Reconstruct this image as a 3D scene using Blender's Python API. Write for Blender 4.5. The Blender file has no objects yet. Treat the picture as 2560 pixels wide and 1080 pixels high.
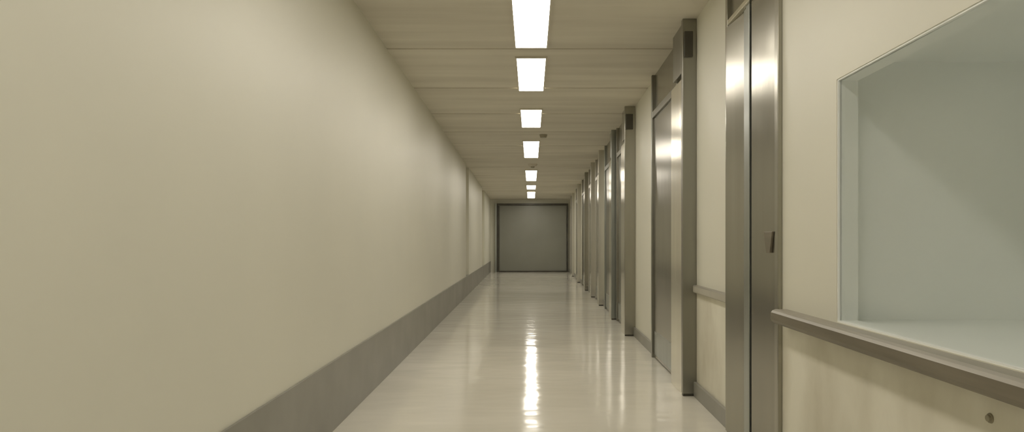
import bpy, bmesh, math, random
from mathutils import Vector

random.seed(4)
S = bpy.context.scene
COL = S.collection

# ------------------------------------------------------------------ place
H_EYE = 1.10            # camera height
H_CEIL = 2.70
D0, D1 = -4.2, 25.3     # corridor runs along +Y
F_PX = 1700.0


def xl(d):
    return -1.10 - 0.0165 * d


def xr(d):
    return 1.12 + 0.0129 * d


# ------------------------------------------------------------------ materials
def new_mat(name):
    m = bpy.data.materials.new(name)
    m.use_nodes = True
    nt = m.node_tree
    b = nt.nodes['Principled BSDF']
    return m, nt, b


def noise_mix(nt, b, c1, c2, scale, stretch=(1, 1, 1), detail=4, lo=0.35, hi=0.65, socket='Base Color'):
    tc = nt.nodes.new('ShaderNodeTexCoord')
    mp = nt.nodes.new('ShaderNodeMapping')
    mp.inputs['Scale'].default_value = stretch
    nz = nt.nodes.new('ShaderNodeTexNoise')
    nz.inputs['Scale'].default_value = scale
    nz.inputs['Detail'].default_value = detail
    rp = nt.nodes.new('ShaderNodeValToRGB')
    rp.color_ramp.elements[0].position = lo
    rp.color_ramp.elements[1].position = hi
    rp.color_ramp.elements[0].color = (*c1, 1)
    rp.color_ramp.elements[1].color = (*c2, 1)
    L = nt.links.new
    L(tc.outputs['Object'], mp.inputs['Vector'])
    L(mp.outputs['Vector'], nz.inputs['Vector'])
    L(nz.outputs['Fac'], rp.inputs['Fac'])
    L(rp.outputs['Color'], b.inputs[socket])
    return tc, mp, nz, rp


def add_bump(nt, b, scale, stretch, strength, dist, detail=2):
    tc = nt.nodes.new('ShaderNodeTexCoord')
    mp = nt.nodes.new('ShaderNodeMapping')
    mp.inputs['Scale'].default_value = stretch
    nz = nt.nodes.new('ShaderNodeTexNoise')
    nz.inputs['Scale'].default_value = scale
    nz.inputs['Detail'].default_value = detail
    bp = nt.nodes.new('ShaderNodeBump')
    bp.inputs['Strength'].default_value = strength
    bp.inputs['Distance'].default_value = dist
    L = nt.links.new
    L(tc.outputs['Object'], mp.inputs['Vector'])
    L(mp.outputs['Vector'], nz.inputs['Vector'])
    L(nz.outputs['Fac'], bp.inputs['Height'])
    L(bp.outputs['Normal'], b.inputs['Normal'])


M = {}

# painted walls, slightly glossy
m, nt, b = new_mat('wall_paint')
noise_mix(nt, b, (0.700, 0.688, 0.600), (0.735, 0.720, 0.625), 0.9, lo=0.3, hi=0.7)
b.inputs['Roughness'].default_value = 0.42
b.inputs['Specular IOR Level'].default_value = 0.45
add_bump(nt, b, 1.1, (1, 1, 0.6), 0.25, 0.02)
M['wall'] = m

# stained plaster below the rail
m, nt, b = new_mat('stained_plaster')
noise_mix(nt, b, (0.60, 0.565, 0.46), (0.78, 0.755, 0.65), 3.2, (1, 1, 0.55), 7, 0.28, 0.6)
b.inputs['Roughness'].default_value = 0.55
add_bump(nt, b, 9, (1, 1, 1), 0.15, 0.01, 5)
M['plaster'] = m

# alcove paint, pale grey green
m, nt, b = new_mat('pale_green_paint')
noise_mix(nt, b, (0.87, 0.895, 0.89), (0.905, 0.925, 0.915), 1.6, lo=0.3, hi=0.7, detail=5)
b.inputs['Roughness'].default_value = 0.5
M['green'] = m

# ceiling: board marked concrete
m, nt, b = new_mat('board_marked_concrete')
noise_mix(nt, b, (0.57, 0.535, 0.455), (0.69, 0.655, 0.565), 1.5, (0.35, 3.2, 1), 6, 0.3, 0.7)
b.inputs['Roughness'].default_value = 0.7
add_bump(nt, b, 2.0, (0.4, 4, 1), 0.2, 0.02, 4)
M['ceiling'] = m

# polished floor
m, nt, b = new_mat('polished_floor')
noise_mix(nt, b, (0.69, 0.665, 0.585), (0.775, 0.75, 0.67), 0.8, (0.5, 1.4, 1), 4, 0.3, 0.7)
b.inputs['Roughness'].default_value = 0.10
b.inputs['Specular IOR Level'].default_value = 0.5
add_bump(nt, b, 2.3, (0.8, 1.5, 1), 0.42, 0.012, 2)
M['floor'] = m

# grey baseboard
m, nt, b = new_mat('grey_baseboard')
noise_mix(nt, b, (0.25, 0.243, 0.212), (0.315, 0.308, 0.275), 2.2, (1, 1, 1), 5, 0.3, 0.7)
b.inputs['Roughness'].default_value = 0.38
M['base'] = m


def steel(name, c, rough, brushed=0.1):
    m, nt, b = new_mat(name)
    noise_mix(nt, b, tuple(v * 0.93 for v in c), tuple(min(1, v * 1.06) for v in c), 3.0, (3, 3, 0.25), 3, 0.3, 0.7)
    b.inputs['Metallic'].default_value = 0.92
    b.inputs['Roughness'].default_value = rough
    add_bump(nt, b, 3.5, (2.0, 2.0, 0.5), brushed, 0.01, 2)
    return m


M['steel'] = steel('brushed_steel', (0.40, 0.385, 0.335), 0.24)
M['steel_leaf'] = steel('brushed_steel_leaf', (0.34, 0.325, 0.28), 0.22)
M['steel_bright'] = steel('bright_steel', (0.80, 0.77, 0.67), 0.20)
M['steel_post'] = steel('dark_steel_post', (0.32, 0.315, 0.28), 0.30)
M['steel_pale'] = steel('pale_steel', (0.60, 0.585, 0.53), 0.33)
M['steel_blue'] = steel('blue_grey_steel', (0.40, 0.42, 0.40), 0.30)

m, nt, b = new_mat('dark_metal')
noise_mix(nt, b, (0.065, 0.06, 0.048), (0.09, 0.084, 0.068), 4)
b.inputs['Roughness'].default_value = 0.45
b.inputs['Metallic'].default_value = 0.3
M['dark'] = m

m, nt, b = new_mat('grey_green_door')
noise_mix(nt, b, (0.235, 0.235, 0.20), (0.26, 0.26, 0.225), 1.2, lo=0.3, hi=0.7)
b.inputs['Roughness'].default_value = 0.4
M['enddoor'] = m

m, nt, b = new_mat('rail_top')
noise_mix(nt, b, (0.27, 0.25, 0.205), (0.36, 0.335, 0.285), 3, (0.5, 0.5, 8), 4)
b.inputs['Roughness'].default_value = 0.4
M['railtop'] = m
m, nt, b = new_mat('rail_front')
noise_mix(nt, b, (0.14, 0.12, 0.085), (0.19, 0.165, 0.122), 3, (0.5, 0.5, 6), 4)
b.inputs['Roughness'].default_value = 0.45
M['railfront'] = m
m, nt, b = new_mat('rail_pale')
noise_mix(nt, b, (0.40, 0.38, 0.32), (0.47, 0.45, 0.385), 3)
b.inputs['Roughness'].default_value = 0.45
M['railpale'] = m

m, nt, b = new_mat('light_fixture_rim')
b.inputs['Base Color'].default_value = (0.62, 0.58, 0.49, 1)
b.inputs['Roughness'].default_value = 0.5
M['rim'] = m

m, nt, b = new_mat('sensor_plastic')
b.inputs['Base Color'].default_value = (0.33, 0.30, 0.22, 1)
b.inputs['Roughness'].default_value = 0.5
M['sensor'] = m


def lamp_mat(name, s):
    m, nt, b = new_mat(name)
    b.inputs['Base Color'].default_value = (0.8, 0.8, 0.78, 1)
    b.inputs['Emission Color'].default_value = (1.0, 0.935, 0.825, 1)
    b.inputs['Emission Strength'].default_value = s
    return m


LAMP = 11.5
M['lamp'] = lamp_mat('lit_diffuser', LAMP)

# clear glass that lets the corridor light through, faintly green
m = bpy.data.materials.new('clear_glass')
m.use_nodes = True
nt = m.node_tree
for n in list(nt.nodes):
    if n.type != 'OUTPUT_MATERIAL':
        nt.nodes.remove(n)
out = [n for n in nt.nodes if n.type == 'OUTPUT_MATERIAL'][0]
tr = nt.nodes.new('ShaderNodeBsdfTransparent')
tr.inputs['Color'].default_value = (0.985, 0.993, 0.987, 1)
gl = nt.nodes.new('ShaderNodeBsdfGlossy')
gl.inputs['Roughness'].default_value = 0.12
lw = nt.nodes.new('ShaderNodeLayerWeight')
lw.inputs['Blend'].default_value = 0.5
pw = nt.nodes.new('ShaderNodeMath')
pw.operation = 'POWER'
pw.inputs[1].default_value = 4.0
fr = nt.nodes.new('ShaderNodeMath')
fr.operation = 'MULTIPLY_ADD'
fr.inputs[1].default_value = 0.6
fr.inputs[2].default_value = 0.04
nt.links.new(lw.outputs['Facing'], pw.inputs[0])
nt.links.new(pw.outputs[0], fr.inputs[0])
mx = nt.nodes.new('ShaderNodeMixShader')
nt.links.new(fr.outputs[0], mx.inputs[0])
nt.links.new(tr.outputs[0], mx.inputs[1])
nt.links.new(gl.outputs[0], mx.inputs[2])
nt.links.new(mx.outputs[0], out.inputs['Surface'])
M['glass'] = m


# ------------------------------------------------------------------ mesh helpers
def new_bm():
    return bmesh.new()


def hexa(bm, pts):
    """8 points: bottom ring of four, top ring of four"""
    v = [bm.verts.new(p) for p in pts]
    for f in ((3, 2, 1, 0), (4, 5, 6, 7), (0, 1, 5, 4), (1, 2, 6, 5), (2, 3, 7, 6), (3, 0, 4, 7)):
        bm.faces.new([v[i] for i in f])


def box(bm, x0, x1, y0, y1, z0, z1):
    hexa(bm, [(x0, y0, z0), (x1, y0, z0), (x1, y1, z0), (x0, y1, z0),
              (x0, y0, z1), (x1, y0, z1), (x1, y1, z1), (x0, y1, z1)])


def rbox(bm, d0, d1, p0, p1, z0, z1):
    """box on the right wall: along d0..d1, standing out p0..p1 from the wall"""
    hexa(bm, [(xr(d0) - p1, d0, z0), (xr(d0) - p0, d0, z0), (xr(d1) - p0, d1, z0), (xr(d1) - p1, d1, z0),
              (xr(d0) - p1, d0, z1), (xr(d0) - p0, d0, z1), (xr(d1) - p0, d1, z1), (xr(d1) - p1, d1, z1)])


def lbox(bm, d0, d1, p0, p1, z0, z1):
    hexa(bm, [(xl(d0) + p0, d0, z0), (xl(d0) + p1, d0, z0), (xl(d1) + p1, d1, z0), (xl(d1) + p0, d1, z0),
              (xl(d0) + p0, d0, z1), (xl(d0) + p1, d0, z1), (xl(d1) + p1, d1, z1), (xl(d1) + p0, d1, z1)])


def cyl(bm, c, r0, r1, z0, z1, n=20):
    a = [bm.verts.new((c[0] + r0 * math.cos(2 * math.pi * i / n), c[1] + r0 * math.sin(2 * math.pi * i / n), z0)) for i in range(n)]
    e = [bm.verts.new((c[0] + r1 * math.cos(2 * math.pi * i / n), c[1] + r1 * math.sin(2 * math.pi * i / n), z1)) for i in range(n)]
    for i in range(n):
        j = (i + 1) % n
        bm.faces.new((a[i], a[j], e[j], e[i]))
    bm.faces.new(list(reversed(a)))
    bm.faces.new(e)


def extrude_rail(bm, prof, d0, d1, seg=1):
    """profile of (p, z) points swept along the right wall"""
    rings = []
    for k in range(seg + 1):
        d = d0 + (d1 - d0) * k / seg
        rings.append([bm.verts.new((xr(d) - p, d, z)) for p, z in prof])
    n = len(prof)
    for k in range(seg):
        for i in range(n):
            j = (i + 1) % n
            bm.faces.new((rings[k][i], rings[k][j], rings[k + 1][j], rings[k + 1][i]))
    bm.faces.new(list(reversed(rings[0])))
    bm.faces.new(rings[-1])


def build(name, bm, mat, parent=None, bevel=0.0, origin=None):
    bmesh.ops.recalc_face_normals(bm, faces=bm.faces)
    off = Vector((0, 0, 0))
    if parent is not None:
        off = Vector(ORIG[parent.name])
    elif origin is not None:
        off = Vector(origin)
    for v in bm.verts:
        v.co -= off
    me = bpy.data.meshes.new(name)
    bm.to_mesh(me)
    bm.free()
    o = bpy.data.objects.new(name, me)
    COL.objects.link(o)
    mats = mat if isinstance(mat, (list, tuple)) else [mat]
    for q in mats:
        me.materials.append(M[q])
    if parent is not None:
        o.parent = parent
        ORIG[o.name] = tuple(off)
    else:
        o.location = off
        ORIG[o.name] = tuple(off)
    if bevel:
        md = o.modifiers.new('bevel', 'BEVEL')
        md.width = bevel
        md.segments = 2
        md.limit_method = 'ANGLE'
    return o


ORIG = {}


def empty(name, loc):
    o = bpy.data.objects.new(name, None)
    COL.objects.link(o)
    o.location = loc
    o.empty_display_size = 0.1
    ORIG[o.name] = tuple(loc)
    return o


def tag(o, label=None, cat=None, group=None, kind=None):
    if label:
        o['label'] = label
    if cat:
        o['category'] = cat
    if group:
        o['group'] = group
    if kind:
        o['kind'] = kind
    return o


def wedge(name, parent, mat, d0, d1, a0, a1, t, z0, z1):
    """leaf whose face stands a0 from the wall at d0 and a1 at d1"""
    bm = new_bm()
    q = [(xr(d0) - a0 - t, d0), (xr(d0) - a0, d0), (xr(d1) - a1, d1), (xr(d1) - a1 - t, d1)]
    hexa(bm, [(x, y, z0) for x, y in q] + [(x, y, z1) for x, y in q])
    return build(name, bm, mat, parent, .003)


def sub(name, parent, mat, *boxes, f=rbox, bevel=0.003):
    bm = new_bm()
    for bx in boxes:
        f(bm, *bx)
    return build(name, bm, mat, parent, bevel)


# ------------------------------------------------------------------ shell
bm = new_bm()
hexa(bm, [(xl(D0) - .2, D0, -.12), (xr(D0) + .2, D0, -.12), (xr(D1) + .2, D1, -.12), (xl(D1) - .2, D1, -.12),
          (xl(D0) - .2, D0, 0), (xr(D0) + .2, D0, 0), (xr(D1) + .2, D1, 0), (xl(D1) - .2, D1, 0)])
tag(build('floor', bm, 'floor'), 'pale beige polished floor with lamp reflections down the corridor', 'floor', kind='structure')

# ceiling: a slab with thin cross joints
bm = new_bm()
seams = [2.76, 4.19, 5.62, 7.05, 8.45, 9.85, 11.25, 12.9, 14.4, 16.2, 17.8, 19.4, 21.4, 23.4, 1.3, -.1, -1.5, -2.9]
seams.sort()
prof = [(D0, H_CEIL)]
for s in seams:
    w = 0.018
    prof += [(s - w, H_CEIL), (s - w * .6, H_CEIL + .03), (s + w * .6, H_CEIL + .03), (s + w, H_CEIL)]
prof += [(D1, H_CEIL), (D1, H_CEIL + .15), (D0, H_CEIL + .15)]
A = [bm.verts.new((xl(d) - .2, d, z)) for d, z in prof]
B = [bm.verts.new((xr(d) + .2, d, z)) for d, z in prof]
n = len(prof)
for i in range(n):
    j = (i + 1) % n
    bm.faces.new((A[i], A[j], B[j], B[i]))
bm.faces.new(A)
bm.faces.new(list(reversed(B)))
tag(build('ceiling', bm, 'ceiling'), 'grey beige concrete ceiling with thin cross joints and a central row of lights', 'ceiling', kind='structure')

# left wall, with two shallow recessed bays far down
bm = new_bm()
segs = [(D0, 13.86, 0), (13.86, 14.6, .085), (14.6, 19.7, 0), (19.7, 21.0, .10), (21.0, D1, 0)]
outl = []
for d0, d1, r in segs:
    outl += [(xl(d0) - r, d0), (xl(d1) - r, d1)]
back = [(xl(D1) - .2, D1), (xl(D0) - .2, D0)]
pts = outl + back
A = [bm.verts.new((x, y, 0)) for x, y in pts]
B = [bm.verts.new((x, y, H_CEIL)) for x, y in pts]
n = len(pts)
for i in range(n):
    j = (i + 1) % n
    bm.faces.new((A[i], A[j], B[j], B[i]))
bm.faces.new(A)
bm.faces.new(list(reversed(B)))
tag(build('wall_left', bm, 'wall'), 'long bare cream wall on the left side of the corridor', 'wall', kind='structure')

# right wall: full height with the window opening; plaster below the rail line
WZ0, WZ1, WD0, WD1 = 0.80, 1.715, -1.8, 2.567  # opening lengthened unseen behind the camera to let more light into the alcove
RAIL = 0.775


def rw_seg(bm, d0, d1, z0, z1):
    rbox(bm, d0, d1, -0.078, 0.0, z0, z1)


bm = new_bm()
rw_seg(bm, D0, WD0, RAIL, H_CEIL)
rw_seg(bm, WD0, WD1, WZ1, H_CEIL)
rw_seg(bm, WD0, WD1, RAIL, WZ0)
rw_seg(bm, WD1, 3.65, RAIL, H_CEIL)
rw_seg(bm, 3.65, 5.2, RAIL, H_CEIL)
rw_seg(bm, 5.2, D1, 0, H_CEIL)
o = build('wall_right', bm, 'wall')
tag(o, 'cream wall on the right side pierced by a window and steel doors', 'wall', kind='structure')
bm = new_bm()
rw_seg(bm, D0, 3.65, 0, RAIL)
rw_seg(bm, 3.65, 5.2, 0, RAIL)
tag(build('wall_right_lower', bm, 'plaster'), 'mottled beige plaster on the lower right wall under the handrails', 'wall', kind='structure')

# end wall around the shutter, back wall behind the viewpoint
bm = new_bm()
box(bm, xl(D1) - .2, xr(D1) + .2, D1, D1 + .2, 0, H_CEIL)
tag(build('wall_end', bm, 'wall'), 'strip of cream wall around the grey door at the corridor end', 'wall', kind='structure')
bm = new_bm()
box(bm, xl(D0) - .2, xr(D0) + .2, D0 - .2, D0, 0, H_CEIL)
tag(build('wall_back', bm, 'wall'), 'cream wall closing the corridor behind the viewpoint', 'wall', kind='structure')

# left baseboard
bm = new_bm()
lbox(bm, D0, D1, 0, .012, 0, .405)
for d0, d1, r in segs:
    if r:
        lbox(bm, d0, d1, -r, 0, 0, .405)
tag(build('baseboard_left', bm, 'base', bevel=.003), 'tall scuffed grey baseboard along the left wall', 'baseboard', kind='structure')

# ------------------------------------------------------------------ window on the right
win = empty('window_1', (xr(1.0), 1.0, WZ0))
tag(win, 'large interior window with pale green reveal above the handrail at the right', 'window', kind='structure')
# jambs in the wall thickness, then a shallow pale alcove behind
DEP, WT, WE, WC = 0.90, .078, WD1 + .075, WZ1 + .085
sub('window_reveal', win, 'green',
    (WD1 - .006, WD1, -WT, -.003, WZ0, WZ1),
    (WD0, WD0 + .006, -WT, -.003, WZ0, WZ1),
    (WD0 + .006, WD1 - .006, -WT, -.003, WZ1 - .006, WZ1),
    (WD0 + .006, WD1 - .006, -WT, -.003, WZ0, WZ0 + .006), bevel=0)
sub('alcove_lining', win, 'green',
    (WE, WE + .08, -DEP, -WT, WZ0 - .08, WC + .08),
    (WD0 - .08, WD0, -DEP, -WT, WZ0 - .08, WC + .08),
    (WD0, WE, -DEP, -WT, WC, WC + .08),
    (WD0, WE, -DEP, -WT, WZ0 - .08, WZ0),
    (WD0 - .08, WE + .08, -DEP - .08, -DEP, WZ0 - .08, WC + .08), bevel=0)
sub('window_pane', win, 'glass', (WD0 + .006, WD1 - .006, -.016, -.010, WZ0 + .006, WZ1 - .006), bevel=0)

# ------------------------------------------------------------------ handrails
RAILP = [(0.0, .797), (.050, .797), (.064, .792), (.071, .783), (.072, .768), (.072, .752), (.068, .741), (.058, .734), (0.0, .734)]


def handrail(d0, d1, label, prof=RAILP, front='railfront'):
    r = empty('handrail', (xr(d0), d0, prof[-1][1]))
    tag(r, label, 'handrail', 'handrails on the right wall')
    top = [q for q in prof[:4]]
    bm = new_bm()
    zt = prof[3][1]
    extrude_rail(bm, top + [(0.0, zt)], d0, d1)
    build('rail_top', bm, 'railtop', r)
    bm = new_bm()
    extrude_rail(bm, [(0.0, zt)] + prof[3:], d0, d1)
    build('rail_front', bm, front, r)
    return r


handrail(-2.5, 3.09, 'brown handrail under the window at the right edge of the corridor')
P2 = [(0.0, .797), (.018, .797), (.024, .794), (.027, .788), (.027, .770), (.027, .757), (.026, .748), (.022, .742), (0.0, .742)]
handrail(4.00, 4.86, 'short pale handrail on the wall between the two nearest steel doors', P2, 'railpale')

# wall stud under the near rail
bm = new_bm()
st = empty('wall_stud', (xr(1.69), 1.69, .663))
tag(st, 'small round grey stud on stained plaster below the near handrail', 'stud')
n = 16
for rr, p0, p1 in ((.013, 0, .004), (.009, .004, .009)):
    a = [bm.verts.new((xr(1.69) - p0, 1.69 + rr * math.cos(2 * math.pi * i / n), .663 + rr * math.sin(2 * math.pi * i / n))) for i in range(n)]
    e = [bm.verts.new((xr(1.69) - p1, 1.69 + rr * .9 * math.cos(2 * math.pi * i / n), .663 + rr * .9 * math.sin(2 * math.pi * i / n))) for i in range(n)]
    for i in range(n):
        j = (i + 1) % n
        bm.faces.new((a[i], a[j], e[j], e[i]))
    bm.faces.new(e)
    bm.faces.new(list(reversed(a)))
build('stud_cap', bm, 'sensor', st)

# ------------------------------------------------------------------ right hand doors
HEAD = 2.345


def near_door():
    d = empty('door_1', (xr(3.65), 3.65, 0))
    tag(d, 'nearest brushed steel double door with a recessed pull, beside the window wall', 'door', kind='structure')
    sub('door_post', d, 'steel', (3.140, 3.186, 0, .022, 0, H_CEIL))
    sub('door_post', d, 'steel', (3.947, 3.985, 0, .034, 0, H_CEIL))
    lf = wedge('door_leaf', d, 'steel_leaf', 3.188, 3.510, .003, .015, .014, .012, HEAD)
    wedge('door_leaf', d, 'steel', 3.655, 3.945, .003, .028, .014, .012, HEAD)
    sub('mullion', d, 'steel_blue', (3.533, 3.588, 0, .034, 0, HEAD), (3.592, 3.650, 0, .026, 0, HEAD))
    sub('transom_panel', d, 'steel_leaf', (3.186, 3.947, .002, .014, HEAD + .03, H_CEIL))
    sub('head_bar', d, 'steel_bright', (3.44, 3.90, .018, .046, HEAD, HEAD + .028))
    sub('shadow_gap', d, 'dark', (3.510, 3.533, .001, .006, .0, HEAD))
    # pull: a tapered dark recess plate
    bm = new_bm()
    c, z0, z1 = 3.255, 1.050, 1.152
    w0, w1 = .026, .060
    hexa(bm, [(xr(c - w0) - .030, c - w0, z0), (xr(c - w0) - .018, c - w0, z0), (xr(c + w0) - .018, c + w0, z0), (xr(c + w0) - .030, c + w0, z0),
              (xr(c - w1) - .030, c - w1, z1), (xr(c - w1) - .018, c - w1, z1), (xr(c + w1) - .018, c + w1, z1), (xr(c + w1) - .030, c + w1, z1)])
    h = build('door_pull', bm, 'railfront', d, .003)
    # sub-part of the leaf
    h.parent = lf
    h['label'] = 'dark tapered pull'


near_door()


def far_door(k, d0, d1, prot, side, label, pm, sm, lm, post_t=.0, closer=True):
    """portal: protruding near pilaster (d0..d0+side), leaf, far post"""
    d = empty('door_%d' % k, (xr(d0), d0, 0))
    tag(d, label, 'door', kind='structure')
    s1 = d0 + side
    sub('door_post', d, pm, (d0, d0 + .05, 0, prot, 0.018, H_CEIL))
    sub('post_foot', d, 'dark', (d0 + .004, d0 + .046, 0, prot - .004, 0, .018), bevel=0)
    sub('side_panel', d, sm, (d0 + .05, s1, 0, prot - .006, 0, HEAD - .06))
    lf = sub('door_leaf', d, lm, (s1, d1 - .05, .002, .030, .010, HEAD - .06))
    kp = sub('kick_plate', d, 'steel_blue', (s1 + .06, d1 - .10, .030, .034, .04, .26), bevel=.001)
    kp.parent = lf
    sub('door_post', d, pm, (d1 - .05, d1, 0, .050, 0, H_CEIL))
    sub('transom_panel', d, 'steel_leaf', (s1, d1 - .05, .002, .022, HEAD, H_CEIL))
    sub('head_bar', d, pm, (s1, d1 - .05, .002, .048, HEAD - .06, HEAD))
    sub('transom_panel', d, pm, (d0 + .05, s1, 0, prot - .02, HEAD, H_CEIL))
    if closer:
        sub('door_closer', d, 'dark', (d0 - .02, d0, .030, prot - .01, HEAD + .08, HEAD + .26))
    return d


far_door(2, 4.86, 6.55, .100, .46, 'second steel door, its dark post standing at the far end of the short handrail', 'steel_post', 'steel_bright', 'steel_leaf')
far_door(3, 7.98, 9.55, .125, .42, 'third steel door from the viewpoint, past the light wall strip', 'steel', 'steel_bright', 'steel_leaf')
far_door(4, 9.66, 11.30, .105, .40, 'fourth steel door, close against the third door post', 'steel_blue', 'steel_bright', 'steel_leaf', closer=False)
far_door(5, 11.80, 13.20, .100, .40, 'fifth steel door down the right wall', 'steel_pale', 'steel_bright', 'steel_leaf', closer=False)
far_door(6, 13.60, 15.00, .100, .40, 'sixth steel door down the right wall', 'steel_pale', 'steel_bright', 'steel_leaf', closer=False)
far_door(7, 15.50, 17.40, .100, .45, 'seventh steel door, third from the far end', 'steel', 'steel_bright', 'steel_leaf', closer=False)
far_door(8, 18.60, 20.40, .100, .45, 'eighth steel door, second from the far end', 'steel_pale', 'steel_bright', 'steel_leaf', closer=False)
far_door(9, 22.0, 23.8, .090, .45, 'last steel door on the right wall, next to the corridor end', 'steel_pale', 'steel_bright', 'steel_leaf', closer=False)

# right baseboard between the doors
bm = new_bm()
for d0, d1 in ((D0, 3.140), (3.985, 4.86), (6.55, 7.98), (9.55, 9.66), (11.3, 11.8), (13.2, 13.6), (15.0, 15.5), (17.4, 18.6), (20.4, 22.0), (23.8, D1)):
    rbox(bm, d0, d1, 0, .022, 0, .105)
tag(build('baseboard_right', bm, 'base', bevel=.002), 'low grey baseboard between the steel doors on the right', 'baseboard', kind='structure')

# ------------------------------------------------------------------ end door
ed = empty('door_10', (0, D1, 0))
tag(ed, 'wide flat grey green door filling the far end of the corridor', 'door', kind='structure')


def pxx(px):
    return (px - 1328) * D1 / F_PX


XA, XB, ZT = pxx(1238), pxx(1420), H_EYE + (606 - 509) * D1 / F_PX
fbox = box
sub('door_leaf', ed, 'enddoor', (XA + .16, XB - .06, D1 - .045, D1 - .005, .045, ZT - .07), f=box)
sub('door_post', ed, 'steel_blue', (XA, XA + .06, D1 - .13, D1, 0, ZT), f=box)
sub('door_post', ed, 'dark', (XB - .05, XB, D1 - .13, D1, 0, ZT), f=box)
sub('shadow_gap', ed, 'dark', (XA + .06, XA + .15, D1 - .03, D1, 0, ZT - .08), f=box)
sub('head_bar', ed, 'dark', (XA + .06, XB - .05, D1 - .13, D1, ZT - .07, ZT), f=box)
sub('door_sill', ed, 'dark', (XA + .16, XB - .05, D1 - .06, D1, 0, .045), (0.12, XB - .05, D1 - .10, D1 - .06, 0, .05), f=box)

# ------------------------------------------------------------------ ceiling lights
def ceiling_light(d0, d1, label, w=.25, x=0.0):
    t = empty('ceiling_light', (x, (d0 + d1) / 2, H_CEIL))
    tag(t, label, 'ceiling light', 'row of ceiling lights along the corridor')
    z0, z1 = H_CEIL - .016, H_CEIL
    r = .014
    sub('light_frame', t, 'rim', (x - w / 2 - r, x - w / 2, d0 - r, d1 + r, z0, z1), (x + w / 2, x + w / 2 + r, d0 - r, d1 + r, z0, z1),
        (x - w / 2, x + w / 2, d0 - r, d0, z0, z1), (x - w / 2, x + w / 2, d1, d1 + r, z0, z1), f=box, bevel=0)
    sub('diffuser', t, 'lamp', (x - w / 2, x + w / 2, d0, d1, z0 + .004, z1 - .001), f=box, bevel=0)
    return t


ceiling_light(-1.90, -0.65, 'unseen lit ceiling panel added farthest behind the viewpoint')  # this and the next two: unseen, added to the row to light the near walls
ceiling_light(0.15, 1.40, 'unseen lit ceiling panel added ahead of the viewpoint, second before those in the picture')
ceiling_light(2.15, 3.40, 'unseen lit ceiling panel added just outside the upper edge of the picture')
ceiling_light(4.25, 5.54, 'nearest ceiling light in the picture, cut by its upper edge')
ceiling_light(5.86, 7.12, 'second ceiling light, whole panel just beyond the first ceiling joint')
ceiling_light(8.14, 9.38, 'third ceiling light from the front, in front of the small sensor')
ceiling_light(10.67, 12.75, 'fourth ceiling light from the front, just past the small sensor')
ceiling_light(15.0, 17.5, 'fifth ceiling light from the front, beyond the round detector')
ceiling_light(18.9, 20.3, 'small sixth ceiling light, second from the far end')
ceiling_light(21.4, 24.4, 'last ceiling light, right before the grey end door')

# small ceiling devices
bm = new_bm()
s = empty('ceiling_sensor', (.18, 10.1, H_CEIL))
tag(s, 'small dark sensor on the ceiling right of the light row', 'sensor')
cyl(bm, (.18, 10.1), .045, .06, H_CEIL - .045, H_CEIL)
build('sensor_body', bm, 'sensor', s)
bm = new_bm()
s = empty('smoke_detector', (.03, 13.9, H_CEIL))
tag(s, 'round smoke detector on the ceiling between the fourth and fifth lights', 'detector')
cyl(bm, (.03, 13.9), .07, .10, H_CEIL - .05, H_CEIL)
build('detector_body', bm, 'rim', s)
bm = new_bm()
cyl(bm, (.03, 13.9), .03, .045, H_CEIL - .075, H_CEIL - .05)
build('detector_head', bm, 'sensor', s)

# ------------------------------------------------------------------ world, camera
w = bpy.data.worlds.new('world')
S.world = w
w.use_nodes = True
bg = w.node_tree.nodes['Background']
bg.inputs['Color'].default_value = (0, 0, 0, 1)
bg.inputs['Strength'].default_value = 0

cd = bpy.data.cameras.new('camera')
cam = bpy.data.objects.new('camera', cd)
COL.objects.link(cam)
cam.location = (0, 0, H_EYE)
cam.rotation_euler = (math.radians(90), 0, 0)
cd.sensor_fit = 'HORIZONTAL'
cd.sensor_width = 36
cd.lens = 36 * F_PX / 2560
cd.shift_x = (1280 - 1328) / 2560
cd.shift_y = (606 - 540) / 2560
cd.clip_start = .02
S.camera = cam

S.view_settings.view_transform = 'Standard'
S.view_settings.look = 'None'
S.view_settings.gamma = 1
S.view_settings.use_curve_mapping = False
S.view_settings.exposure = 0.21
S.cycles.max_bounces = 14
S.cycles.diffuse_bounces = 8
S.cycles.glossy_bounces = 6
S.cycles.use_denoising = True
